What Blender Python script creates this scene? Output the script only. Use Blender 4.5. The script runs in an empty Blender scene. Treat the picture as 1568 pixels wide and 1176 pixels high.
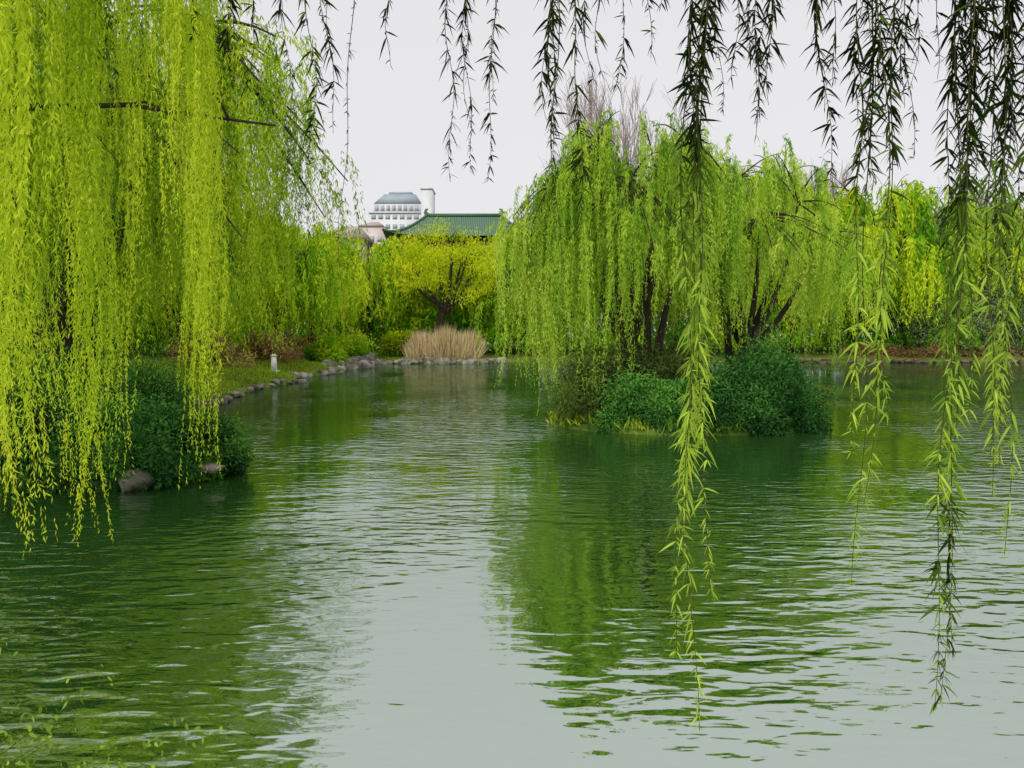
import bpy, math, numpy as np
from mathutils import Vector
rng = np.random.default_rng(7)
sc = bpy.context.scene
R_ = math.radians

# ------------------------------------------------------------ materials
def newmat(name):
    m = bpy.data.materials.new(name); m.use_nodes = True
    nt = m.node_tree; nt.nodes.clear()
    return m, nt, nt.nodes, nt.links

def ramp(N, stops):
    r = N.new('ShaderNodeValToRGB'); e = r.color_ramp.elements
    while len(e) < len(stops): e.new(0.5)
    for i, (p, c) in enumerate(stops):
        e[i].position = p; e[i].color = (c[0], c[1], c[2], 1)
    return r

def leaf_mat(name, stops, trans=0.35, objvar=0.0, clump=0.35, clump_scale=0.5):
    m, nt, N, L = newmat(name)
    out = N.new('ShaderNodeOutputMaterial')
    at = N.new('ShaderNodeAttribute'); at.attribute_name = 'tint'
    geo = N.new('ShaderNodeNewGeometry')
    nz = N.new('ShaderNodeTexNoise'); nz.inputs['Scale'].default_value = clump_scale; nz.inputs['Detail'].default_value = 2
    L.new(geo.outputs['Position'], nz.inputs['Vector'])
    ma = N.new('ShaderNodeMath'); ma.operation = 'MULTIPLY_ADD'
    ma.inputs[1].default_value = clump * 2; ma.inputs[2].default_value = -clump
    L.new(nz.outputs['Fac'], ma.inputs[0])
    ad = N.new('ShaderNodeMath'); ad.operation = 'ADD'
    L.new(at.outputs['Fac'], ad.inputs[0]); L.new(ma.outputs[0], ad.inputs[1])
    oi = N.new('ShaderNodeObjectInfo')
    mo = N.new('ShaderNodeMath'); mo.operation = 'MULTIPLY_ADD'
    mo.inputs[1].default_value = objvar; mo.inputs[2].default_value = -objvar/2
    L.new(oi.outputs['Random'], mo.inputs[0])
    ad2 = N.new('ShaderNodeMath'); ad2.operation = 'ADD'; ad2.use_clamp = True
    L.new(ad.outputs[0], ad2.inputs[0]); L.new(mo.outputs[0], ad2.inputs[1])
    r = ramp(N, stops); L.new(ad2.outputs[0], r.inputs[0])
    d = N.new('ShaderNodeBsdfDiffuse'); t = N.new('ShaderNodeBsdfTranslucent')
    L.new(r.outputs[0], d.inputs[0]); L.new(r.outputs[0], t.inputs[0])
    mx = N.new('ShaderNodeMixShader'); mx.inputs[0].default_value = trans
    L.new(d.outputs[0], mx.inputs[1]); L.new(t.outputs[0], mx.inputs[2])
    L.new(mx.outputs[0], out.inputs[0])
    return m

def noise_mat(name, stops, scale=3.0, detail=6, rough=0.9, bump=0.0, bscale=None, stretch=(1,1,1), spec=0.2):
    m, nt, N, L = newmat(name)
    out = N.new('ShaderNodeOutputMaterial'); p = N.new('ShaderNodeBsdfPrincipled')
    geo = N.new('ShaderNodeNewGeometry'); mp = N.new('ShaderNodeMapping'); mp.inputs['Scale'].default_value = stretch
    L.new(geo.outputs['Position'], mp.inputs['Vector'])
    nz = N.new('ShaderNodeTexNoise'); nz.inputs['Scale'].default_value = scale; nz.inputs['Detail'].default_value = detail
    L.new(mp.outputs[0], nz.inputs['Vector'])
    r = ramp(N, stops); L.new(nz.outputs['Fac'], r.inputs[0]); L.new(r.outputs[0], p.inputs['Base Color'])
    p.inputs['Roughness'].default_value = rough
    p.inputs['Specular IOR Level'].default_value = spec
    if bump > 0:
        n2 = N.new('ShaderNodeTexNoise'); n2.inputs['Scale'].default_value = bscale or scale*3; n2.inputs['Detail'].default_value = 6
        L.new(mp.outputs[0], n2.inputs['Vector'])
        b = N.new('ShaderNodeBump'); b.inputs['Strength'].default_value = 1; b.inputs['Distance'].default_value = bump
        L.new(n2.outputs['Fac'], b.inputs['Height']); L.new(b.outputs[0], p.inputs['Normal'])
    L.new(p.outputs[0], out.inputs[0])
    return m

M_near = leaf_mat('willow_leaf_fresh', [(0.0,(.06,.14,.014)),(0.3,(.24,.42,.020)),(0.6,(.48,.64,.025)),(1.0,(.70,.79,.06))], .42, 0, .38, .5)
M_isl = leaf_mat('willow_leaf_green', [(0.0,(.04,.11,.014)),(0.3,(.18,.37,.028)),(0.6,(.42,.62,.05)),(1.0,(.64,.77,.11))], .40, 0, .36, .5)
M_far = leaf_mat('willow_leaf_far', [(0.0,(.05,.20,.014)),(0.3,(.20,.44,.018)),(0.65,(.46,.66,.022)),(1.0,(.66,.73,.035))], .4, .4, .34, .18)
M_yel = leaf_mat('young_leaf_yellow', [(0.0,(.14,.26,.01)),(0.5,(.52,.64,.014)),(1.0,(.76,.78,.03))], .4, 0, .25, .3)
M_fg = leaf_mat('willow_leaf_close', [(0.0,(.010,.018,.006)),(0.3,(.03,.055,.012)),(0.5,(.15,.27,.03)),(0.75,(.40,.60,.07)),(1.0,(.66,.78,.09))], .38, 0, .15, 4)  # darkest stops carry the painted backlit silhouette of the upper leaves
M_shrub = leaf_mat('shrub_leaf_dark', [(0.0,(.010,.04,.012)),(0.5,(.045,.15,.03)),(1.0,(.14,.36,.05))], .2, 0, .34, 1.2)
M_brush = leaf_mat('brush_leaf', [(0.0,(.03,.04,.015)),(0.5,(.10,.16,.03)),(1.0,(.22,.34,.05))], .2, 0, .3, 1.2)
M_red = leaf_mat('red_brown_leaf', [(0.0,(.18,.12,.04)),(0.5,(.42,.24,.11)),(1.0,(.44,.42,.10))], .2, 0, .3, .6)
M_grey = leaf_mat('grey_green_leaf', [(0.0,(.09,.12,.05)),(0.5,(.2,.26,.12)),(1.0,(.3,.38,.16))], .2, .2, .3, .3)
M_reed = leaf_mat('dry_reed', [(0.0,(.32,.23,.10)),(0.5,(.64,.50,.27)),(1.0,(.78,.66,.42))], .2, 0, .2, .6)
M_grassb = leaf_mat('grass_blade', [(0.0,(.07,.16,.012)),(0.5,(.26,.40,.025)),(1.0,(.48,.57,.05))], .25, 0, .3, .3)
M_bark = noise_mat('willow_bark', [(.3,(.014,.011,.008)),(.7,(.06,.045,.03))], 4, 8, .95, .03, 12, (1,1,.3))
M_barkp = noise_mat('pale_bark', [(.3,(.26,.20,.18)),(.7,(.46,.38,.36))], 3, 6, .95)
M_twig = noise_mat('twig_bark', [(.3,(.05,.045,.012)),(.7,(.12,.11,.03))], 20, 3, .8)
M_rock = noise_mat('lake_rock', [(.3,(.05,.045,.035)),(.5,(.18,.165,.13)),(.7,(.40,.37,.31))], 1.6, 8, .9, .06, 4)
M_erock = noise_mat('earth_rock', [(.3,(.05,.035,.025)),(.5,(.13,.09,.065)),(.7,(.22,.16,.12))], 1.6, 8, .95, .06, 4)
M_ground = noise_mat('grass_ground', [(.3,(.05,.09,.012)),(.5,(.11,.17,.02)),(.62,(.18,.20,.04)),(.75,(.20,.16,.08))], .5, 8, 1, .05, 6)
M_white = noise_mat('white_wall', [(.3,(.60,.62,.66)),(.7,(.70,.72,.76))], .3, 3, .8)  # distance haze put into building wall, roof and glass colours by paling them
M_pink = noise_mat('pinkish_wall', [(.3,(.55,.48,.47)),(.7,(.66,.58,.57))], .3, 3, .8)
M_slate = noise_mat('blue_grey_roof', [(.3,(.28,.33,.39)),(.7,(.34,.40,.46))], .3, 3, .9)
M_glass = noise_mat('window_glass', [(.3,(.34,.38,.43)),(.7,(.44,.48,.53))], .2, 3, .6)
M_brown = noise_mat('brown_roof', [(.3,(.36,.30,.28)),(.7,(.44,.37,.34))], .5, 3, .9)
M_redw = noise_mat('red_lacquer', [(.3,(.16,.05,.04)),(.7,(.22,.07,.05))], 1, 3, .7)
M_stone = noise_mat('pale_stone', [(.3,(.6,.6,.58)),(.7,(.75,.75,.73))], 5, 5, .8)

def tile_mat():
    m, nt, N, L = newmat('green_glazed_tile')
    out = N.new('ShaderNodeOutputMaterial'); p = N.new('ShaderNodeBsdfPrincipled')
    geo = N.new('ShaderNodeNewGeometry')
    w = N.new('ShaderNodeTexWave'); w.inputs['Scale'].default_value = .9; w.inputs['Distortion'].default_value = .3
    L.new(geo.outputs['Position'], w.inputs['Vector'])
    r = ramp(N, [(0,(.04,.10,.06)),(1,(.11,.20,.13))]); L.new(w.outputs['Fac'], r.inputs[0])
    L.new(r.outputs[0], p.inputs['Base Color']); p.inputs['Roughness'].default_value = .7
    L.new(p.outputs[0], out.inputs[0]); return m
M_tile = tile_mat()

def water_mat():
    m, nt, N, L = newmat('lake_water')
    out = N.new('ShaderNodeOutputMaterial')
    geo = N.new('ShaderNodeNewGeometry')
    def nz(rot, sc_, det, dist=0.0):
        mp = N.new('ShaderNodeMapping'); mp.inputs['Scale'].default_value = sc_; mp.inputs['Rotation'].default_value = (0,0,R_(rot))
        L.new(geo.outputs['Position'], mp.inputs['Vector'])
        n = N.new('ShaderNodeTexNoise'); n.inputs['Scale'].default_value = 1; n.inputs['Detail'].default_value = det
        n.inputs['Roughness'].default_value = .45; n.inputs['Distortion'].default_value = dist
        L.new(mp.outputs[0], n.inputs['Vector']); return n
    def math_(op, a, b, c=None):
        x = N.new('ShaderNodeMath'); x.operation = op
        for i, v in enumerate((a, b, c)):
            if v is None: continue
            if isinstance(v, (int, float)): x.inputs[i].default_value = v
            else: L.new(v, x.inputs[i])
        return x.outputs[0]
    a = nz(16, (1.7, 4.3, 1), 1.6, .6)
    a2 = nz(-20, (1.3, 3.2, 1), 1.0, .4)
    a3 = nz(4, (4.0, 9.5, 1), 1.0, .3)
    b = nz(-10, (.30, .6, 1), .5)
    c = nz(20, (.16, .11, 1), 1.5)
    mr = N.new('ShaderNodeMapRange'); mr.inputs['From Min'].default_value = .42; mr.inputs['From Max'].default_value = .58
    mr.inputs['To Min'].default_value = .30; mr.inputs['To Max'].default_value = 1.35
    L.new(c.outputs['Fac'], mr.inputs['Value'])
    sp = N.new('ShaderNodeSeparateXYZ'); L.new(geo.outputs['Position'], sp.inputs[0])
    mr2 = N.new('ShaderNodeMapRange'); mr2.inputs['From Min'].default_value = 16; mr2.inputs['From Max'].default_value = 60
    mr2.inputs['To Min'].default_value = 1.0; mr2.inputs['To Max'].default_value = .34
    L.new(sp.outputs['Y'], mr2.inputs['Value'])
    h = math_('ADD', a.outputs['Fac'], a2.outputs['Fac'])
    h = math_('MULTIPLY_ADD', a3.outputs['Fac'], .28, h)
    h = math_('MULTIPLY', h, mr.outputs[0])
    h = math_('MULTIPLY_ADD', b.outputs['Fac'], .7, h)
    h = math_('MULTIPLY', h, mr2.outputs[0])
    bp = N.new('ShaderNodeBump'); bp.inputs['Strength'].default_value = 1; bp.inputs['Distance'].default_value = .026
    L.new(h, bp.inputs['Height'])
    gl = N.new('ShaderNodeBsdfGlossy'); gl.inputs['Color'].default_value = (.90,1.0,.93,1); gl.inputs['Roughness'].default_value = .0
    L.new(bp.outputs[0], gl.inputs['Normal'])
    df = N.new('ShaderNodeBsdfDiffuse'); df.inputs['Color'].default_value = (.02,.06,.012,1)
    fr = N.new('ShaderNodeFresnel'); fr.inputs['IOR'].default_value = 9.0
    L.new(bp.outputs[0], fr.inputs['Normal'])
    mx = N.new('ShaderNodeMixShader'); L.new(fr.outputs[0], mx.inputs[0]); L.new(df.outputs[0], mx.inputs[1]); L.new(gl.outputs[0], mx.inputs[2])
    L.new(mx.outputs[0], out.inputs[0]); return m
M_water = water_mat()

# ------------------------------------------------------------ mesh accumulation (all quads)
class MB:
    def __init__(s): s.V=[]; s.F=[]; s.M=[]; s.T=[]; s.n=0
    def add(s, V, F, mi=0, tint=.5):
        V=np.asarray(V,float); F=np.asarray(F,int)
        s.V.append(V); s.F.append(F+s.n); s.M.append(np.full(len(F),mi,int))
        s.T.append(np.broadcast_to(np.asarray(tint,float),(len(V),)).copy()); s.n+=len(V)
    def build(s, name, mats, smooth=False, parent=None):
        V=np.concatenate(s.V).astype(np.float32); F=np.concatenate(s.F).astype(np.int32); M=np.concatenate(s.M); T=np.concatenate(s.T).astype(np.float32)
        me=bpy.data.meshes.new(name)
        me.vertices.add(len(V)); me.vertices.foreach_set('co',V.ravel())
        me.loops.add(F.size); me.loops.foreach_set('vertex_index',F.ravel())
        me.polygons.add(len(F)); me.polygons.foreach_set('loop_start',np.arange(0,F.size,4,dtype=np.int32))
        try: me.polygons.foreach_set('loop_total',np.full(len(F),4,dtype=np.int32))
        except Exception: pass
        me.polygons.foreach_set('material_index',M.astype(np.int32))
        if smooth: me.polygons.foreach_set('use_smooth',np.ones(len(F),bool))
        for m in mats: me.materials.append(m)
        me.update(calc_edges=True)
        a=me.attributes.new('tint','FLOAT','POINT'); a.data.foreach_set('value',T)
        ob=bpy.data.objects.new(name,me)
        sc.collection.objects.link(ob)
        if parent is not None: ob.parent=parent
        return ob

def tube(mb, pts, rad, n=7, mi=0):
    pts=np.asarray(pts,float); k=len(pts); rad=np.asarray(rad,float)
    d=np.gradient(pts,axis=0); d/=np.linalg.norm(d,axis=1)[:,None]+1e-9
    ref=np.tile([0.31,0.93,0.2],(k,1))
    u=np.cross(d,ref); u/=np.linalg.norm(u,axis=1)[:,None]+1e-9; v=np.cross(d,u)
    a=np.linspace(0,2*np.pi,n,endpoint=False)
    V=(pts[:,None,:]+rad[:,None,None]*(u[:,None,:]*np.cos(a)[None,:,None]+v[:,None,:]*np.sin(a)[None,:,None])).reshape(-1,3)
    i=np.arange(k-1)[:,None]*n; j=np.arange(n)[None,:]; j2=(j+1)%n
    F=np.stack([i+j,i+j2,i+n+j2,i+n+j],-1).reshape(-1,4)
    mb.add(V,F,mi)

def bez(p0,p1,p2,k=8):
    t=np.linspace(0,1,k)[:,None]; p0,p1,p2=map(lambda p:np.asarray(p,float),(p0,p1,p2))
    return (1-t)**2*p0+2*t*(1-t)*p1+t*t*p2

def unit(a): return a/(np.linalg.norm(a,axis=1)[:,None]+1e-9)

def rhomb(mb,P,D,L,W,tint,mi,r=rng):
    n=len(P); D=unit(D); S=unit(np.cross(D,r.normal(size=(n,3))))
    L=np.asarray(L).reshape(-1,1)*np.ones((n,1)); W=np.asarray(W).reshape(-1,1)*np.ones((n,1))
    V=np.stack([P,P+D*L*.42+S*W/2,P+D*L,P+D*L*.42-S*W/2],1).reshape(-1,3)
    F=np.arange(4*n).reshape(-1,4)
    mb.add(V,F,mi,np.repeat(tint,4))

def blade(mb,P,D,L,W,tint,mi,droop=.25,r=rng):
    n=len(P); D=unit(D); S=unit(np.cross(D,r.normal(size=(n,3))))
    L=np.asarray(L).reshape(-1,1)*np.ones((n,1)); W=np.asarray(W).reshape(-1,1)*np.ones((n,1))
    dr=droop*r.uniform(.2,1.8,(n,1)); rows=[]
    for t,w in ((0,.18),(.3,1),(.65,.72),(1,.04)):
        c=P+D*L*t+np.array([[0,0,-1.]])*L*dr*t*t
        rows+= [c+S*W*w/2, c-S*W*w/2]
    V=np.stack(rows,1).reshape(-1,3)
    b=np.arange(n)[:,None]*8
    F=np.concatenate([b+[0,1,3,2],b+[2,3,5,4],b+[4,5,7,6]],1).reshape(-1,4)
    mb.add(V,F,mi,np.repeat(tint,8))

def strands(mb, S, H, Ln, arc, up, spacing, leafL, leafW, tint, mi, r, spread=.4, sway=.05, grp=None):
    n=len(S); cnt=np.maximum(3,(Ln/spacing).astype(int)); idx=np.repeat(np.arange(n),cnt)
    s=r.random(len(idx))*Ln[idx]
    a=arc[idx]; e=a*(1-np.exp(-s/a))
    if grp is None: ph=r.random(n)*6.28; fr=r.uniform(.7,1.6,n)
    else:
        g=int(grp.max())+1; ph=(r.random(g)*6.28)[grp]; fr=r.uniform(.7,1.6,g)[grp]
    P=np.empty((len(idx),3))
    sw=sway*np.sqrt(s)
    P[:,0]=S[idx,0]+H[idx,0]*e+sw*np.sin(s*fr[idx]+ph[idx])
    P[:,1]=S[idx,1]+H[idx,1]*e+sw*np.cos(s*fr[idx]*.8+ph[idx]*2)
    P[:,2]=S[idx,2]-s+e*up[idx]
    D=r.normal(size=(len(idx),3))*spread; D[:,2]-=1.0
    k=.65+.5*r.random(len(idx))
    taper=1-.45*(s/Ln[idx])**3
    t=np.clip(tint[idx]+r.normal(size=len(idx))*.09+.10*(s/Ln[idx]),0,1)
    ok=P[:,2]>.04
    rhomb(mb,P[ok],D[ok],(leafL*k*taper)[ok],(leafW*k*taper)[ok],t[ok],mi,r)

def willow(name, base, H, R, zlow, ncl, spc, spacing, lL, lW, leafmat, seed, lean=(0,0), fork=.3, tr=.35, ell=(1,1), dens_in=.35, tmean=.5, domep=.5, lowvar=.12, lowfn=None, extra=(), per=6):
    r=np.random.default_rng(seed); mb=MB(); base=np.asarray(base,float)
    fk=base+np.array([lean[0],lean[1],H*fork])
    tube(mb,bez(base-[0,0,.4],base+[lean[0]*.1,lean[1]*.1,H*fork*.5],fk,9),np.linspace(tr*1.25,tr*.8,9)*(1+.06*r.normal(size=9)),10,0)
    for ex in extra:
        e=fk+np.asarray(ex,float); tube(mb,bez(base+[ex[0]*.12,0,-.3],base+[ex[0]*.35,ex[1]*.3,H*.28],e,10),np.linspace(tr*.8,tr*.2,10),8,0)
    nl=8; heads=[]
    for i in range(nl):
        th=6.283*(i+r.uniform(-.3,.3))/nl; rr=R*r.uniform(.3,.6)
        h=fk+np.array([math.cos(th)*rr*ell[0],math.sin(th)*rr*ell[1],H*(1-fork)*r.uniform(.5,.85)])
        h[2]=min(h[2],base[2]+H*.88)
        st=fk-np.array([0,0,H*fork*r.uniform(0,.35)])
        mid=(st+h)/2+np.array([math.cos(th)*rr*.25,math.sin(th)*rr*.25,-H*.02])+r.normal(size=3)*.02*H
        tube(mb,bez(st,mid,h,8),np.linspace(tr*.55,tr*.16,8),7,0); heads.append(h)
    heads=np.array(heads)
    Ss=[];Hs=[];Ls=[];As=[];Us=[];Ts=[];Gs=[];g0=0
    for c in range(ncl):
        th=r.uniform(0,6.283); q=math.sqrt(r.uniform(0.02,1)); rr=R*q*r.uniform(.85,1.08)
        inner = r.random()<dens_in
        dome=1-domep*q**2.4
        z=base[2]+H*dome*(r.uniform(.5,.95) if inner else r.uniform(.84,1.04))
        cxy=np.array([math.cos(th)*rr*ell[0],math.sin(th)*rr*ell[1]])
        top=np.array([fk[0]+cxy[0],fk[1]+cxy[1],z])
        hd=heads[np.argmin(np.linalg.norm(heads-top,axis=1))]
        mid=(hd+top)/2+np.array([0,0,.05*H])
        br=bez(hd,mid,top,6); tube(mb,br,np.linspace(tr*.14,tr*.035,6),4,0)
        ng=max(2,int(spc*r.uniform(.6,1.4)/per)); m=ng*per; G=np.repeat(np.arange(ng),per)
        bi=br[np.minimum(5,(r.random(ng)**.6*5.99).astype(int))]
        sp=R*.065
        St=bi+r.normal(size=(ng,3))*[sp,sp,sp*.7]
        S=St[G]+r.normal(size=(m,3))*R*.013
        out=cxy/(np.linalg.norm(cxy)+1e-6)
        Hd=(out[None,:]*r.uniform(.1,.8,(ng,1))+r.normal(size=(ng,2))*.35)[G]+r.normal(size=(m,2))*.06
        zl=zlow+r.random()*H*lowvar+ (1-q)*H*.12
        if lowfn: zl=lowfn(top-fk,zl,r)
        mx=np.maximum(.6,S[:,2]-zl)
        Ln=mx*np.clip(r.uniform(.35,1.0,ng)[G]+r.normal(size=m)*.08,.2,1.05)
        Ss.append(S);Hs.append(Hd);Ls.append(Ln);As.append((r.uniform(.25,1.0,ng)*R*.14)[G]);Us.append(r.uniform(.5,1.35,ng)[G])
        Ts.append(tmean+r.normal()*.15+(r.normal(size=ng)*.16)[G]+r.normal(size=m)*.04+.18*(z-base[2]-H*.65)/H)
        Gs.append(G+g0); g0+=ng
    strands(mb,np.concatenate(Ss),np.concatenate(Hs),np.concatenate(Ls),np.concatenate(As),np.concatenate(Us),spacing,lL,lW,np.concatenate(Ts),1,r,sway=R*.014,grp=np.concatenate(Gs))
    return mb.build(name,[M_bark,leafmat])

# ------------------------------------------------------------ terrain + lake
lake=np.array([(-9.8,1.6),(-10.0,8),(-10.2,13),(-9.3,14.9),(-7.4,15.3),(-6.3,16.8),(-6.4,19),(-8.3,21),(-11.5,24),(-13.4,30),(-13.8,37),(-14.6,44),(-14.0,50),(-15.6,56),(-14.2,63),(-16.2,70),(-15.4,77),(-17,82),(-14,84.6),(-9,85),(-4.5,84.8),(-2.4,86.6),(-4,90),(2,90.5),(10,89),(20,91),(32,90),(40,87),(50,90),(62,88),(80,84),(84,60),(70,30),(50,10),(30,1.6)],float)
isl_c=np.array([5.6,26.6]); isl_r=np.array([4.3,3.5])
def inside(px,py,poly):
    ins=np.zeros(px.shape,bool); n=len(poly)
    for i in range(n):
        x1,y1=poly[i]; x2,y2=poly[(i+1)%n]
        c=((y1>py)!=(y2>py))&(px<(x2-x1)*(py-y1)/(y2-y1+1e-12)+x1); ins^=c
    return ins
def sdist(px,py,poly):
    d=np.full(px.shape,1e9); n=len(poly)
    for i in range(n):
        a=poly[i]; b=poly[(i+1)%n]; e=b-a; t=np.clip(((px-a[0])*e[0]+(py-a[1])*e[1])/(e@e),0,1)
        d=np.minimum(d,np.hypot(px-a[0]-t*e[0],py-a[1]-t*e[1]))
    return np.where(inside(px,py,poly),-d,d)
def wob(x,y): return .35*np.sin(x*1.3+y*.7)+.25*np.sin(x*2.9-y*2.1)+.15*np.sin(x*5.1+y*4.3)
def ground_z(x,y):
    x=np.asarray(x,float); y=np.asarray(y,float)
    s=sdist(x,y,lake)+.5*wob(x,y)*np.clip((y-10)/10,0,1)
    z=np.where(s>0,.12+.65*(1-np.exp(-s/1.5))+.9*(1-np.exp(-np.maximum(s-2,0)/10)),np.maximum(-1.6,s*.8))
    z=z+np.where((s>0),.06*wob(x*.6,y*.6),0)
    z=np.where((y<1.5)&(s>0),z+.35*np.clip((1.5-y)/2,0,1),z)
    q=np.hypot((x-isl_c[0])/isl_r[0],(y-isl_c[1])/isl_r[1])+.04*wob(x,y)
    zi=np.where(q<1,.12+.5*(1-q**2),-1.6*np.clip((q-1)*2,0,1)+.0)
    return np.maximum(z,np.where(q<1.8,zi,-9))
def axis(lo,hi,step):
    core=np.arange(lo,hi,step); g=np.array([1,3,7,15,30,60,120,240,480,900,1600.])
    return np.concatenate([lo-g[::-1],core,hi+g])
gx=axis(-32,74,.55); gy=axis(-3,104,.55)
GX,GY=np.meshgrid(gx,gy); GZ=ground_z(GX,GY)
nx,ny=len(gx),len(gy)
i=np.arange(ny-1)[:,None]*nx+np.arange(nx-1)[None,:]
mb=MB(); mb.add(np.stack([GX,GY,GZ],-1).reshape(-1,3),np.stack([i,i+1,i+nx+1,i+nx],-1).reshape(-1,4),0)
mb.build('ground',[M_ground],smooth=True)
mb=MB(); mb.add([(-40,-2,0),(110,-2,0),(110,110,0),(-40,110,0)],[(0,1,2,3)]); mb.build('lake_water',[M_water])
gz=lambda x,y: float(ground_z(np.array([x]),np.array([y]))[0])

# ------------------------------------------------------------ willows
def front_open(c,w,zup):
    def f(rel,zl,r):
        if rel[1]<1.0 and c-w<rel[0]<c+w: return zl+zup*r.uniform(.6,1.2)
        return zl
    return f
def isl_low(rel,zl,r):
    if rel[0]<-2.3: return .25+r.random()*1.2
    if rel[1]<1.0 and -.4<rel[0]<2.4: return zl+2.3*r.uniform(.6,1.2)
    return zl
willow('willow_tree',(-14.6,24.5,gz(-14.6,24.5)),14.5,8.8,.8,135,32,.09,.19,.038,M_near,11,lean=(1.2,-1.0),fork=.33,tr=.6,tmean=.40,lowfn=front_open(-2.5,2.6,3.0),extra=((-3,-1,3),(3,0,3.5)))
willow('willow_tree',(-19.5,36,1),14,7.5,.8,90,26,.15,.27,.055,M_near,12,tmean=.28)
willow('willow_tree',(4.6,26.9,.5),10.0,4.4,1.0,145,38,.07,.16,.030,M_isl,13,lean=(-.5,.1),fork=.26,tr=.26,tmean=.50,domep=.42,lowvar=.3,lowfn=isl_low,extra=((1.4,-.6,1.8),(-1.8,-.4,2.2),(.4,-1,2.6)))
willow('willow_tree',(8.2,28.0,.5),9.5,4.2,1.2,110,34,.075,.17,.030,M_isl,14,lean=(.4,.2),fork=.26,tr=.24,tmean=.54,domep=.42,lowvar=.28,lowfn=front_open(-.8,1.5,1.8),extra=((-1.2,-.8,2.0),))

def near_left():
    r=np.random.default_rng(21); mb=MB(); base=np.array([-11.6,8.2,gz(-11.6,8.2)]); fk=base+[.9,.4,3.2]
    tube(mb,bez(base-[0,0,.4],base+[.1,0,1.6],fk,9),np.linspace(.55,.4,9),12,0)
    limbs=[((-3.1,9.6,5.55),(-7,8.6,6.1)),((-3.9,8.0,8.6),(-8,8,9)),((-4.4,11.0,9.0),(-8.5,10,9.4)),((-5.4,7.6,8.2),(-9,7.4,8.6)),((-6.5,12,9.2),(-9.5,10,9.5)),((-4.6,6.3,7.6),(-8,7,8.6)),((-13,4,9),(-12,6,8.5)),((-15,9,9.5),(-13,9,9.3)),((-13,12.5,9.5),(-12,11,9.3)),((-4.2,9.5,8.9),(-8,9.5,9.6))]
    Ss=[];Hs=[];Ls=[];As=[];Us=[];Ts=[];Gs=[];g0=0
    for k,(e,m) in enumerate(limbs):
        br=bez(fk,m,e,16)
        if k==0: br[3:]+=np.cumsum(r.normal(size=(13,3))*.05,axis=0)
        else: br[2:]+=r.normal(size=(14,3))*.06
        tube(mb,br,np.linspace(.17 if k else .09,.014,16),7,0)
        if k==0:
            for q in range(4):
                s=br[6+q*2]; tube(mb,bez(s,s+[.4,.1,.25],s+[1.0,.2,-.25-.2*q],6),np.linspace(.02,.005,6),4,0)
        nc=5 if k==0 else (8 if k in (6,7,8) else 15)
        for c in range(nc):
            t=r.uniform(.35,1); p=br[int(t*15)]
            top=p+np.array([r.normal()*.8,r.normal()*.75,r.uniform(0,.9) if k else .05])
            top[0]=min(top[0],-.42*top[1]+.2,-3.0)
            tube(mb,bez(p,(p+top)/2+[0,0,.2],top,5),np.linspace(.02,.006,5),4,0)
            ng=3 if k else 1; per=5; m_=ng*per; G=np.repeat(np.arange(ng),per)
            S=(top+r.normal(size=(ng,3))*[.3,.3,.2])[G]+r.normal(size=(m_,3))*.06
            low=r.choice([.25,.9,1.8,3.0],p=[.25,.3,.25,.2])+r.random()*.5
            if top[0]>-.47*top[1]: low=max(low,2.4+r.random()*1.5)
            if top[0]<-.56*top[1] and r.random()<.5: low=max(low,3.2+r.random())
            Ln=np.maximum(.6,(S[:,2]-low))*np.clip(r.uniform(.55,1.0,ng)[G]+r.normal(size=m_)*.06,.2,1.03)
            Ss.append(S);Hs.append((r.normal(size=(ng,2))*.3)[G]+r.normal(size=(m_,2))*.05);Ls.append(Ln);As.append(r.uniform(.2,.6,m_));Us.append(r.uniform(.4,1.2,ng)[G])
            Ts.append(.50+r.normal()*.18+(r.normal(size=ng)*.13)[G]+r.normal(size=m_)*.05); Gs.append(G+g0); g0+=ng
    # long low shoots: some hang close to the water in front of the shrubs
    for x,y,z0,low in ((-3.5,5.4,6.5,1.25),(-3.3,5.2,6.3,1.35),(-3.65,5.6,6.5,1.1),(-4.5,8.0,7.5,.75),(-4.35,8.1,7.5,.55),(-4.42,8.2,7.5,.45),(-3.9,9.5,8,.9),(-3.75,9.6,8,1.0),(-3.85,9.3,8,1.2),(-5.4,9.2,8,.4),(-4.9,9.3,8,1.1),(-3.45,8.7,7.6,1.6),(-3.2,8.2,7.6,1.9)):
        m_=16; S=np.array([x,y,z0])+r.normal(size=(m_,3))*[.07,.1,.15]
        Ss.append(S);Hs.append(r.normal(size=(m_,2))*.12);Ls.append((S[:,2]-low)*r.uniform(.72,1.0,m_));As.append(np.full(m_,.3));Us.append(np.full(m_,.5));Ts.append(np.full(m_,.66)+r.normal(size=m_)*.08); Gs.append(np.full(m_,g0)); g0+=1
    strands(mb,np.concatenate(Ss),np.concatenate(Hs),np.concatenate(Ls),np.concatenate(As),np.concatenate(Us),.026,.085,.017,np.concatenate(Ts),1,r,sway=.05,grp=np.concatenate(Gs))
    return mb.build('willow_tree',[M_bark,M_near])
near_left()

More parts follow.
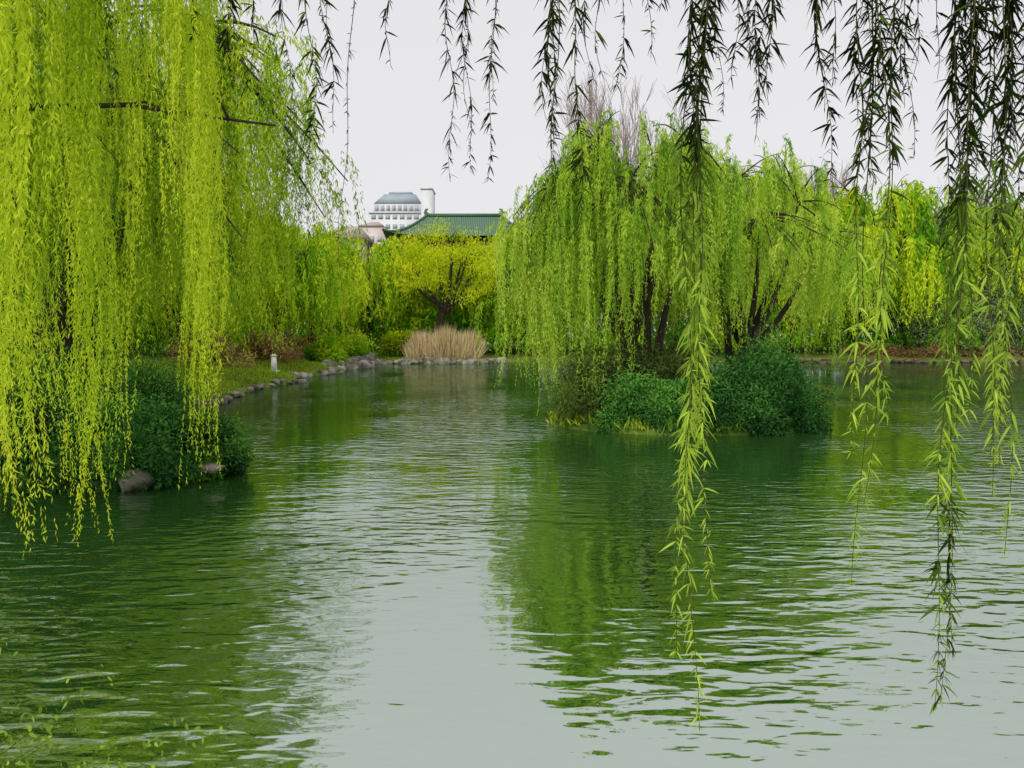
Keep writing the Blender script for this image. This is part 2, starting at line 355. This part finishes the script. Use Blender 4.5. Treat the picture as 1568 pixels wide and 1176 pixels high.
# ------------------------------------------------------------ close overhanging willow
def close_willow():
    r=np.random.default_rng(5); mb=MB(); base=np.array([4.2,-.6,gz(4.2,-.6)]); fk=base+[-.5,.4,2.6]
    tube(mb,bez(base-[0,0,.4],base+[.1,0,1.3],fk,9),np.linspace(.42,.3,9),12,0)
    for e,m in (((-1.4,3.3,5.3),(1.5,2.2,6.2)),((.3,2.6,5.2),(2.2,1.6,6.0)),((1.2,2.7,5.3),(2.8,1.8,6.0)),((2.0,2.6,5.3),(3.2,1.6,5.9)),((-.4,3.8,5.5),(1.2,2.8,6.4)),((3.4,4.6,6.0),(4.2,2.5,6.2)),((6,-2,6.5),(5,-1,6)),((5.5,3,6.2),(4.8,1.5,6))):
        tube(mb,bez(fk,m,e,12),np.linspace(.13,.02,12),7,0)
    T=[(-.98,3.0,3.93,1,0),(-.90,3.2,4.05,1,0),(-1.02,2.8,4.05,1,0),(-1.10,3.1,4.0,1,0),(-1.25,3.1,4.15,.8,0),(-.75,3.0,3.61,1,0),(-.72,3.1,3.8,.8,0),(-.70,3.4,3.1,.15,0),(-.66,3.0,4.05,.6,0),(-.52,3.5,4.2,.5,0),
       (-.26,3.6,3.72,.9,0),(-.18,3.5,3.74,.9,0),(-.23,3.7,3.95,.6,0),(-.12,3.4,4.0,.7,0),(-.045,2.8,3.56,.6,0),(.10,2.8,3.62,1,0),(.145,2.6,3.38,1.25,0),(.19,3.0,3.04,.35,0),(.12,2.7,3.75,1.1,0),
       (.41,3.0,3.95,.8,0),(.52,2.8,3.98,1,0),(.50,2.7,4.1,1,0),(.57,2.4,1.75,1.15,1),(.60,2.45,1.95,1.1,1),(.62,2.5,2.15,1.2,1),(.585,2.42,2.3,1.2,1),(.54,2.4,3.3,1.2,0),(.575,2.4,2.6,1.1,1),
       (.87,2.8,3.72,1,0),(.92,2.7,3.8,1,0),(.80,2.9,3.95,.9,0),(1.03,2.6,3.5,1.1,0),(1.08,2.7,3.85,1,0),(1.145,2.5,2.45,1.1,1),(1.18,2.55,2.6,1.1,1),(1.16,2.45,2.75,1.1,1),(1.21,2.6,2.15,.6,1),(1.16,2.6,3.3,1.3,0),(1.13,2.5,3.5,1.3,0),
       (1.53,3.0,3.67,.6,0),(1.365,2.4,1.79,1.1,2),(1.385,2.42,1.83,1.1,2),(1.40,2.44,1.95,1.0,2),(1.44,2.5,2.75,1.1,1),(1.40,2.45,2.65,1.0,1),(1.39,2.5,3.2,1.3,0),(1.34,2.45,3.5,1.2,0),(1.50,2.4,2.32,.7,1),(1.54,2.45,2.6,1.1,1),(1.65,2.6,3.1,1.3,0),(1.64,2.5,2.7,1.1,1),(1.70,2.6,2.55,.9,1),(1.60,2.6,2.45,.5,1),(1.70,2.8,3.4,1,0),(1.56,2.45,3.4,1.3,0),(1.60,2.55,2.9,1.0,1)]
    for _ in range(16):
        x=r.uniform(.2,1.95); T.append((x,r.uniform(2.6,3.2),r.uniform(3.75,4.15),r.uniform(.6,1.0),0))
    for X,Y,zt,w,kind in T:
        z0=5.15+r.random()*.25; Ls=z0-zt; k=40; s=np.linspace(0,1,k)
        p=np.stack([X+.02*np.sin(s*7+r.random()*6)+.012*np.sin(s*19+r.random()*6)+(.03*s*r.normal()),Y+.03*np.sin(s*5+r.random()*6),z0-Ls*s],1)
        tube(mb,p,np.linspace(.003,.0009,k),4,2)
        nn=int(Ls/.030); t=(np.arange(nn)+r.random(nn)*.6)/nn
        ph=r.random()*6; gate=(np.sin(t*Ls*9+ph)+.8*np.sin(t*Ls*23+2*ph))*.5
        keep=(gate>(.35-w*.85+.3*r.normal(size=nn)))&(r.random(nn)<w*1.1)
        t=t[keep]
        if len(t)==0: continue
        per=r.integers(2,6,len(t)); idx=np.repeat(np.arange(len(t)),per); tt=t[idx]
        P=np.stack([np.interp(tt,s,p[:,j]) for j in range(3)],1)
        th=r.random(len(t))[idx]*6.28+r.normal(size=len(idx))*1.2
        D=np.stack([np.cos(th)*.75,np.sin(th)*.75,-r.uniform(.0,1.3,len(idx))],1)
        z=P[:,2]
        lit_tone=1/(1+np.exp((z-(3.50 if kind else 3.25))/.12))  # backlighting painted by height: silhouette-dark leaves against sky, bright ones below
        tint=.13+.60*lit_tone
        if kind==2: tint=np.where(z<2.5,.30+.2*r.random(len(z)),tint)  # silhouette against bright water put into these lower leaf tints
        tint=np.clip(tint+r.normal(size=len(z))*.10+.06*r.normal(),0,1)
        L=r.uniform(.035,.078,len(idx))*(1 if w>.4 else .6)*np.where(tt>.9,.65,1)
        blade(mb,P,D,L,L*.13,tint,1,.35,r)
        nb=int(Ls/.02); tb=r.random(nb); Pb=np.stack([np.interp(tb,s,p[:,j]) for j in range(3)],1)
        Db=r.normal(size=(nb,3))*.8; Db[:,2]-=.6
        zb=Pb[:,2]; tb_=np.clip(.12+.6/(1+np.exp((zb-3.35)/.1)),0,1)  # small leaves get the same painted sky silhouette by height
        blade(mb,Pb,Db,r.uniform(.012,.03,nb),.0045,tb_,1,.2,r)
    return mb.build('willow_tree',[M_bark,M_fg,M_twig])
close_willow()

# ------------------------------------------------------------ distant willows (shared meshes)
protos=[]
for k in range(4):
    o=willow('willow_tree',(0,0,0),16,7.4,.2,80,24,.32,.60,.15,M_far,40+k,lean=((k-1.5)*.8,0),fork=.3,tr=.34,tmean=.50,dens_in=.45,lowvar=.22,per=4)
    protos.append(o)
def place(o,x,y,h,rot,w=None):
    o.location=(x,y,gz(x,y)); s=h/16; o.scale=((w or s),(w or s),s); o.rotation_euler=(0,0,rot)
L_=[(-21,50,13.5),(-25,60,14),(-20.5,68,13.2),(-28,75,15),(-21.5,82,14.2),(-24,93,15.5),(-17.5,94,15.0),(-12.5,98,15.0),(-1.0,94,14.8),(3,97,17),(-5,101,15.2),(8,95,18),(13,97,20),(20,95,22),(27,96,21),(34,95,22),(41,93,19.5),(47,97,22),(55,95,20),(62,96,21),(70,92,20),(30,106,24),(-33,62,15)]
for k,(x,y,h) in enumerate(L_):
    if k<4: o=protos[k]
    else:
        o=bpy.data.objects.new('willow_tree',protos[k%4].data); sc.collection.objects.link(o)
    place(o,x,y,h,k*2.1)

def mass():
    r=np.random.default_rng(90); mb=MB(); Ss=[];Hs=[];Ls=[];Ts=[]
    def lump(x,y,h,rad,m,t):
        S=np.array([x,y,0])+np.stack([r.normal(size=m)*rad,r.normal(size=m)*rad*.7,np.zeros(m)],1)
        q=np.minimum(1,np.hypot(S[:,0]-x,S[:,1]-y)/(rad*2.2)); S[:,2]=h*(1-.45*q**2)*r.uniform(.55,1.0,m)+.8
        Ss.append(S);Hs.append(r.normal(size=(m,2))*.5);Ls.append(np.maximum(1,S[:,2]-.5)*r.uniform(.3,1,m));Ts.append(np.full(m,t)+r.normal(size=m)*.1)
    for x in np.arange(-75,125,3.2):
        lump(x+r.normal(),118+r.normal()*4,(13.5 if x<12 else 17)+r.normal()*1.3,2.6,60,.42+r.normal()*.15)
    for x in np.arange(-34,80,2.0):
        if -13<x<-4: continue
        y=(95 if x<-13 else 92.5)
        lump(x+r.normal()*.5,y+r.normal()*1.0,r.uniform(3.0,6.5),1.3,45,.32+r.normal()*.17)
    for x in np.arange(-34,100,2.4): lump(x,101+r.normal(),r.uniform(6,9),1.9,50,.3+r.normal()*.12)
    for x in np.arange(-13,-3,1.6): lump(x,93.5+r.normal()*.5,r.uniform(5,7),1.4,50,.4+r.normal()*.12)
    for y in np.arange(26,94,2.4):
        lump(-25-.08*y+r.normal(),y,r.uniform(4,7.5),1.5,46,.35+r.normal()*.15)
        lump(-36+r.normal(),y*1.0,r.uniform(8,12),2.2,46,.35+r.normal()*.15)
    S=np.concatenate(Ss);n=len(S)
    strands(mb,S,np.concatenate(Hs),np.concatenate(Ls),r.uniform(.4,1.2,n),r.uniform(.3,1.2,n),.30,.70,.26,np.concatenate(Ts),0,r,spread=.7,sway=.1)
    mb.build('distant_foliage',[M_far])
mass()

def point_tree():
    r=np.random.default_rng(77); mb=MB(); bx,by=-9.0,89.5; b=np.array([bx,by,gz(bx,by)-.3])
    fk=b+[1.5,0,6.2]
    tube(mb,bez(b,b+[.1,0,3.2],fk,8),np.linspace(.55,.40,8),9,0)
    for dx,dy,dz in ((-4.2,0,4.8),(-1.6,1.5,7.4),(.8,-1,7.8),(4.0,.4,6.0),(5.4,-.6,3.2),(-4.6,-1.5,3.0),(1.8,2.2,6.4),(2.4,-2,5.0)):
        e=fk+[dx,dy,dz]; tube(mb,bez(fk-[0,0,r.uniform(0,1.2)],fk+[dx*.6,dy*.6,dz*.30],e,8),np.linspace(.30,.07,8),6,0)
        for q in range(6):
            s=fk+(e-fk)*r.uniform(.5,.95); t=s+r.normal(size=3)*[1,1,.6]+[0,0,.7]; tube(mb,bez(s,(s+t)/2+[0,0,.2],t,4),np.linspace(.08,.02,4),4,0)
    for c in range(110):
        th=r.uniform(0,6.28); ph=math.acos(r.uniform(-.2,1)); q=r.uniform(.55,1.08)
        cen=fk+np.array([.4+6.6*q*math.sin(ph)*math.cos(th),5*q*math.sin(ph)*math.sin(th),3.0+6.2*q*math.cos(ph)+r.normal()*.5])
        n=int(r.uniform(70,230)); P=cen+r.normal(size=(n,3))*[.75,.75,.38]
        P[:,2]-=np.abs(r.normal(size=n))*.6
        D=r.normal(size=(n,3))*.6; D[:,2]-=1
        rhomb(mb,P,D,r.uniform(.25,.5,n),r.uniform(.07,.13,n),np.clip(.56+r.normal()*.18+r.normal(size=n)*.12,0,1),1,r)
    mb.build('young_leafed_tree',[M_bark,M_yel])
point_tree()

def bare(seed):
    r=np.random.default_rng(seed); mb=MB()
    def grow(p,d,L,rad,lv):
        n=4; e=p+d*L+r.normal(size=3)*.06*L; m=(p+e)/2+r.normal(size=3)*.05*L
        tube(mb,bez(p,m,e,n),np.linspace(rad,rad*.6,n),3 if lv>3 else 5,0)
        if lv>=6 or L<.3: return
        for q in range(3 if lv<5 else 4):
            t=r.uniform(.35,1) if q else 1
            s=p+(e-p)*t; nd=d+r.normal(size=3)*.30; nd[2]+=.3; nd/=np.linalg.norm(nd)
            grow(s,nd,L*r.uniform(.64,.86),max(.012,rad*.57),lv+1)
    grow(np.zeros(3),np.array([0,0,1.]),4.6,.22,0)
    o=mb.build('bare_tree',[M_barkp]); o['h']=float(max(v[:,2].max() for v in mb.V)); return o
b0=bare(3); b1=bare(9)
for k,(x,y,h) in enumerate([(11.0,108,37),(16.5,110,40),(23,108,38),(37,116,27),(26,112,30),(31,110,26),(-24,112,18),(64,112,26),(2,112,18),(46,112,27)]):
    o=b0 if k==0 else b1 if k==1 else bpy.data.objects.new('bare_tree',(b0,b1)[k%2].data)
    if k>1: sc.collection.objects.link(o)
    o.location=(x,y,.6); s=h/((b0,b1)[k%2]['h']); o.scale=(s*.9,s*.9,s); o.rotation_euler=(0,0,k*1.7)

# ------------------------------------------------------------ shrubs
def shrub(name,c,rad,n,mat,seed,leaf=(.14,.06),tm=.5,lobes=9,droop=0):
    r=np.random.default_rng(seed); mb=MB(); c=np.asarray(c,float); rad=np.asarray(rad,float)
    for k in range(lobes):
        e=c+rad*np.array([math.cos(k*2.4)*.6,math.sin(k*2.4)*.6,.7]); tube(mb,bez(c,(c+e)/2+r.normal(size=3)*.1,e,5),np.linspace(.04,.01,5),4,0)
    lc=[]
    for k in range(lobes*3):
        v=r.normal(size=3); v/=np.linalg.norm(v); v[2]=abs(v[2])*1.0-.1; lc.append(c+v*rad*r.uniform(.5,.95))
    per=n//len(lc)
    for L in lc:
        v=r.normal(size=(per,3)); v/=np.linalg.norm(v,axis=1)[:,None]; q=r.uniform(.35,1.25,(per,1))
        lr=rad*r.uniform(.22,.46); P=L+v*q*lr
        P[:,2]=np.maximum(P[:,2],.03+r.random(per)*.1)
        D=v*.7+r.normal(size=(per,3))*.6+[0,0,-droop]
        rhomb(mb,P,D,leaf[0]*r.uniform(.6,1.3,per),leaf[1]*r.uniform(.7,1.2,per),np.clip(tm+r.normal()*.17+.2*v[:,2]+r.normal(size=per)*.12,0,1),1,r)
    return mb.build(name,[M_bark,mat])
shrub('evergreen_shrub',(4.6,24.3,.25),(1.7,1.3,1.5),26000,M_shrub,1,(.15,.05),.55,droop=.3)
shrub('evergreen_shrub',(6.6,24.1,.3),(1.6,1.4,1.8),24000,M_shrub,2,(.15,.05),.42,droop=.3)
shrub('evergreen_shrub',(8.4,24.8,.25),(1.7,1.5,2.3),24000,M_shrub,3,(.15,.05),.40)
shrub('evergreen_shrub',(9.2,26.8,.2),(1.2,1.6,1.8),14000,M_shrub,33,(.15,.05),.4)
shrub('bramble_bush',(2.5,25.7,.2),(1.4,1.5,2.3),18000,M_brush,4,(.18,.03),.45,droop=.9)
shrub('bramble_bush',(3.6,25.6,.3),(1.6,1.2,2.8),16000,M_brush,5,(.18,.03),.30,droop=.9)
shrub('bramble_bush',(5.6,26.4,.4),(1.8,1.2,2.6),12000,M_brush,55,(.18,.03),.30,droop=.6)
shrub('evergreen_shrub',(-8.3,15.9,.3),(1.7,1.2,1.35),26000,M_shrub,6,(.11,.045),.5,droop=.3)
shrub('evergreen_shrub',(-6.9,16.9,.2),(1.1,1.1,1.1),18000,M_shrub,7,(.11,.045),.42,droop=.3)
shrub('evergreen_shrub',(-9.9,15.3,.3),(1.5,1.2,1.8),24000,M_shrub,8,(.11,.045),.5,droop=.3)
shrub('evergreen_shrub',(-12.0,18.5,.6),(1.8,1.6,2.1),18000,M_shrub,9,(.12,.045),.45)
shrub('evergreen_shrub',(-9.6,19.5,.5),(1.6,1.6,1.9),14000,M_shrub,19,(.12,.045),.4)
shrub('rounded_shrub',(-12.6,88.0,1.0),(2.2,1.5,2.9),9000,M_yel,10,(.3,.16),.2)
shrub('rounded_shrub',(-17.5,79,.9),(3.0,2.4,2.6),9000,M_far,12,(.3,.14),.4)
shrub('rounded_shrub',(-16.8,69,.8),(1.8,1.9,2.0),7000,M_far,13,(.28,.12),.45)
for k,(x,y) in enumerate([(-21,73),(-20,62),(-21.5,87),(-19.5,50)]):
    shrub('red_leafed_shrub',(x,y,1.2),(2.6,1.8,2.2),4500,M_red,20+k,(.3,.10),.45)
for k,(x,y) in enumerate([(43,91.8),(50,92),(57,91.5),(64,90.5)]):
    shrub('red_leafed_shrub',(x,y,.8),(4.0,1.3,1.4),4500,M_red,30+k,(.3,.14),.35)
shrub('grey_green_conifer',(50,93,3),(4,3,15),14000,M_grey,50,(.6,.16),.5)
shrub('grey_green_conifer',(58,92,3),(4,3,14),14000,M_grey,51,(.6,.16),.5)

def near_bush():
    r=np.random.default_rng(61); mb=MB(); b=np.array([-2.9,1.9,.3])
    for k in range(46):
        e=b+[r.uniform(-.3,1.35),r.uniform(.6,2.1),r.uniform(.5,1.2)]
        if e[0]>-1.65: e[2]-=.3
        br=bez(b,(b+e)/2+[0,0,.35],e,10); tube(mb,br,np.linspace(.005,.001,10),4,2)
        n=80; t=r.uniform(.35,1,n); P=np.stack([np.interp(t,np.linspace(0,1,10),br[:,j]) for j in range(3)],1)+r.normal(size=(n,3))*.035
        D=r.normal(size=(n,3)); D[:,2]-=.3
        blade(mb,P,D,r.uniform(.025,.045,n),r.uniform(.012,.02,n),np.clip(.56+r.normal(size=n)*.1,0,1),1,.2,r)
    mb.build('bank_shrub',[M_bark,M_fg,M_twig])
near_bush()

# ------------------------------------------------------------ reeds, grass
def reeds():
    r=np.random.default_rng(70); mb=MB(); n=5000
    x=r.uniform(-11.8,-3.6,n); y=r.uniform(86.0,88.4,n)
    P=np.stack([x,y,ground_z(x,y)-.05],1); D=r.normal(size=(n,3))*.16; D[:,2]=1; D[:,0]+=(x+7.7)*.05
    hh=(3.7-.06*(x+7.3)**2)*(1+.12*np.sin(x*2.3)+.08*np.sin(x*5.1))
    blade(mb,P,D,hh*r.uniform(.5,1.05,n),.07,np.clip(.5+r.normal(size=n)*.2,0,1),0,.1,r)
    mb.build('reed_bed',[M_reed])
reeds()
def grass():
    r=np.random.default_rng(71); mb=MB(); n=70000
    x=r.uniform(-24,-6,n); y=r.uniform(13,86,n); k=sdist(x,y,lake)>.0; x=x[k];y=y[k]
    th=r.random(5000)*6.28; q=np.sqrt(r.random(5000)); x=np.concatenate([x,isl_c[0]+isl_r[0]*q*np.cos(th)]); y=np.concatenate([y,isl_c[1]+isl_r[1]*q*np.sin(th)])
    m=len(x)
    P=np.stack([x,y,ground_z(x,y)-.02],1); D=r.normal(size=(m,3))*.5; D[:,2]=1
    rhomb(mb,P,D,r.uniform(.15,.45,m),.06,np.clip(.5+r.normal(size=m)*.2,0,1),0,r)
    mb.build('grass',[M_grassb])
grass()

# ------------------------------------------------------------ rocks
def rocks():
    r=np.random.default_rng(80); mb=MB()
    k=5; g=np.linspace(-1,1,k+1); base=[];F=[]
    for ax in range(3):
        for sg in (-1,1):
            A,B=np.meshgrid(g,g); C=np.full_like(A,sg); c=[None]*3; c[ax]=C; c[(ax+1)%3]=A; c[(ax+2)%3]=B
            o=len(base)*(k+1)**2; base.append(np.stack(c,-1).reshape(-1,3)); i=np.arange(k)[:,None]*(k+1)+np.arange(k)[None,:]+o
            F.append(np.stack([i,i+1,i+k+2,i+k+1],-1).reshape(-1,4))
    B=unit(np.concatenate(base)); F=np.concatenate(F)
    def rock(p,s,mi=0):
        V=B.copy()
        for _ in range(9):
            n=r.normal(size=3); n/=np.linalg.norm(n); d=r.uniform(.45,.85); q=V@n; V=V-np.maximum(q-d,0)[:,None]*n
        w=r.uniform(2,5,3); V=V*(1+.06*np.sin(V@w*3+r.random()*6))[:,None]
        a=r.random()*6.28; c,s_=math.cos(a),math.sin(a); V=V*np.array(s); V=V@np.array([[c,s_,0],[-s_,c,0],[0,0,1]])
        mb.add(V+p,F,mi)
    def along(a,b,n,smin,smax,hz=.6,mi=0):
        for _ in range(n):
            t=r.random(); p=np.array(a)*(1-t)+np.array(b)*t+r.normal(size=2)*.45; s=r.uniform(smin,smax)
            rock(np.array([p[0],p[1],r.uniform(0,.3)]),(s,s*r.uniform(.6,1),s*r.uniform(.4,.7)*hz),mi)
    for i in range(8,17): along(lake[i],lake[i+1],7,.25,.8 if i>11 else .45,.9)
    along((-16,63),(-15,72),16,.6,1.4,1.1); along((-15.2,70),(-14.2,78),18,.7,2.1,1.2)
    for i in range(17,21): along(lake[i],lake[i+1],13,.5,1.1,1.0)
    along((-13.5,84.8),(-2.8,85.6),22,.4,.9,.8)
    for _ in range(14):
        th=r.random()*6.28; rock(np.array([isl_c[0]+isl_r[0]*math.cos(th),isl_c[1]+isl_r[1]*math.sin(th),.0]),(r.uniform(.15,.35),r.uniform(.15,.3),r.uniform(.1,.22)),1)
    along((-7.4,15.3),(-6.3,16.8),4,.2,.35); rock(np.array([-7.4,14.9,.2]),(.4,.35,.28))
    along((30,89.8),(40,87.3),16,.4,.9,.6,1); along((40,87.3),(62,88.3),30,.4,1.0,.6,1)
    mb.build('shore_rocks',[M_rock,M_erock])
rocks()

# ------------------------------------------------------------ buildings
def box(mb,a,b,mi=0):
    (x0,y0,z0),(x1,y1,z1)=a,b
    V=[(x0,y0,z0),(x1,y0,z0),(x1,y1,z0),(x0,y1,z0),(x0,y0,z1),(x1,y0,z1),(x1,y1,z1),(x0,y1,z1)]
    mb.add(V,[(0,3,2,1),(4,5,6,7),(0,1,5,4),(1,2,6,5),(2,3,7,6),(3,0,4,7)],mi)
def frus(mb,a,b,z0,z1,mi=0):
    V=[(a[0],a[1],z0),(a[2],a[1],z0),(a[2],a[3],z0),(a[0],a[3],z0),(b[0],b[1],z1),(b[2],b[1],z1),(b[2],b[3],z1),(b[0],b[3],z1)]
    mb.add(V,[(0,3,2,1),(4,5,6,7),(0,1,5,4),(1,2,6,5),(2,3,7,6),(3,0,4,7)],mi)
def empty(name):
    e=bpy.data.objects.new(name,None); sc.collection.objects.link(e); return e
e=empty('office_building')
w=MB(); box(w,(-55,300,0),(-34.8,318,50.2)); box(w,(-34.8,299,0),(-30.6,310,59.2)); box(w,(-53.5,301.2,50.2),(-34.8,317,54.2)); box(w,(-55.4,299.6,50.2),(-34.8,300,50.8)); box(w,(-35.1,298.6,59.2),(-30.3,310.4,59.7))
w.build('walls',[M_white],parent=e)
w=MB(); frus(w,(-53.2,300.9,-35.0,317.3),(-49.5,304,-37.5,314),54.25,58.2); box(w,(-48,305,58.22),(-39,313,59.2)); w.build('roof',[M_slate],parent=e)
w=MB()
for f in range(2,14):
    z=f*3.6+1.2
    for k in range(7):
        x=-54.2+k*2.75; box(w,(x,299.9,z),(x+1.8,300.1,z+1.7))
    for k in range(5): box(w,(-55.1,301.5+k*3.2,z),(-54.9,303.4+k*3.2,z+1.7))
    box(w,(-33.9,298.9,z),(-31.6,299.1,z+1.5))
for k in range(8): box(w,(-52.8+k*2.2,301.1,51.4),(-51.5+k*2.2,301.3,53.4))
w.build('windows',[M_glass],parent=e)
e=empty('apartment_building')
w=MB(); box(w,(-39,200,0),(-33,212,31.2)); box(w,(-33,203,0),(-29,212,30)); w.build('walls',[M_pink],parent=e)
w=MB(); frus(w,(-39.4,199.6,-32.8,212.4),(-37,205,-35,207),31.22,33.0); w.build('roof',[M_brown],parent=e)
w=MB()
for f in range(1,9):
    for k in range(3): box(w,(-38.4+k*1.9,199.93,f*3.3+.9),(-37.3+k*1.9,200.1,f*3.3+2.3))
w.build('windows',[M_glass],parent=e)
e=empty('brown_roofed_house')
w=MB(); box(w,(-33,138,0),(-27,150,20.3)); w.build('walls',[M_pink],parent=e)
w=MB(); frus(w,(-34,137,-26,151),(-32,143.5,-28,144.5),20.32,23.2); w.build('roof',[M_brown],parent=e)
w=MB()
for f in range(1,5):
    for k in range(3): box(w,(-32+k*2.0,137.93,f*3.5+.9),(-30.8+k*2.0,138.1,f*3.5+2.4))
w.build('windows',[M_glass],parent=e)

e=empty('traditional_hall')
cx,cy,zr=-9.4,152.0,26.4
w=MB(); nu,nv=24,12
def rp(side,u,t):
    hl=7.2+(14.5-7.2)*t; hd=8.0*t; z=zr-4.8*(1-(1-t)**1.6)+.9*abs(u)**4*t**3
    if side==0: x,y=u*hl,-hd
    elif side==1: x,y=hl,u*hd
    elif side==2: x,y=-u*hl,hd
    else: x,y=-hl,-u*hd
    return (cx+x,cy+y,z)
for sd in range(4):
    V=[rp(sd,-1+2*a/nu,b/nv) for b in range(nv+1) for a in range(nu+1)]
    F=[(b*(nu+1)+a,b*(nu+1)+a+1,(b+1)*(nu+1)+a+1,(b+1)*(nu+1)+a) for b in range(nv) for a in range(nu)]
    w.add(V,F,0)
w.build('roof',[M_tile],smooth=True,parent=e)
w=MB(); box(w,(cx-7.3,cy-.3,zr-.1),(cx+7.3,cy+.3,zr+.45))
for s in (-1,1):
    tube(w,[(cx+s*7.0,cy,zr+.2),(cx+s*7.5,cy,zr+.7),(cx+s*7.35,cy,zr+1.2),(cx+s*6.9,cy,zr+1.4)],[.45,.4,.28,.08],6)
    for q in (-1,1): tube(w,[np.array(rp(0 if q<0 else 2,(s if q<0 else -s),t))+[0,0,.2] for t in np.linspace(0,1.0,12)],[.25]*12,6)
w.build('ridges',[M_tile],parent=e)
w=MB(); box(w,(cx-12,cy-6,2),(cx+12,cy+6,21.2))
for k in range(9): 
    x=cx-13+k*3.25; tube(w,[(x,cy-7.0,2),(x,cy-7.0,21.4)],[.35,.33],10)
w.build('walls_and_columns',[M_redw],parent=e)
w=MB(); box(w,(cx-14,cy-8,0),(cx+14,cy+8,2)); w.build('stone_base',[M_stone],parent=e)

zb=gz(-15.9,51.5); w=MB(); box(w,(-16.2,51.3,zb-.1),(-15.6,51.7,zb+.15)); frus(w,(-16.08,51.38,-15.72,51.62),(-16.04,51.42,-15.76,51.58),zb+.152,zb+1.1); frus(w,(-16.12,51.36,-15.68,51.64),(-15.95,51.45,-15.85,51.55),zb+1.102,zb+1.25)
w.build('stone_marker',[M_stone])

# ------------------------------------------------------------ light, world, camera
wd=bpy.data.worlds.new('World'); sc.world=wd; wd.use_nodes=True; N=wd.node_tree.nodes; L=wd.node_tree.links; N.clear()
out=N.new('ShaderNodeOutputWorld'); bg=N.new('ShaderNodeBackground'); bg.inputs[1].default_value=.11
sky=N.new('ShaderNodeTexSky'); sky.sky_type='NISHITA'; sky.sun_disc=False; sky.sun_elevation=R_(42); sky.sun_rotation=R_(200); sky.dust_density=4; sky.air_density=1
hs=N.new('ShaderNodeHueSaturation'); hs.inputs['Saturation'].default_value=.25; L.new(sky.outputs[0],hs.inputs['Color'])
mx=N.new('ShaderNodeMixRGB'); mx.inputs[0].default_value=.8; mx.inputs[2].default_value=(8.3,8.15,8.4,1)
L.new(hs.outputs[0],mx.inputs[1]); L.new(mx.outputs[0],bg.inputs[0]); L.new(bg.outputs[0],out.inputs[0])
sd=bpy.data.lights.new('sun','SUN'); sd.energy=2.0; sd.angle=R_(12); sd.color=(1,.96,.88)
so=bpy.data.objects.new('sun',sd); sc.collection.objects.link(so)
az=R_(200); el=R_(42)
dirv=Vector((math.sin(az)*math.cos(el),math.cos(az)*math.cos(el),math.sin(el)))
so.rotation_euler=dirv.to_track_quat('Z','Y').to_euler(); so.location=(0,-10,30)
cd=bpy.data.cameras.new('camera'); cd.sensor_width=36; cd.lens=27.1; cd.clip_start=.05; cd.clip_end=5000
co=bpy.data.objects.new('camera',cd); sc.collection.objects.link(co); co.location=(0,0,3.0); co.rotation_euler=(R_(90-3.54),0,0)
sc.camera=co
sc.view_settings.view_transform='Standard'; sc.view_settings.look='None'; sc.view_settings.exposure=0
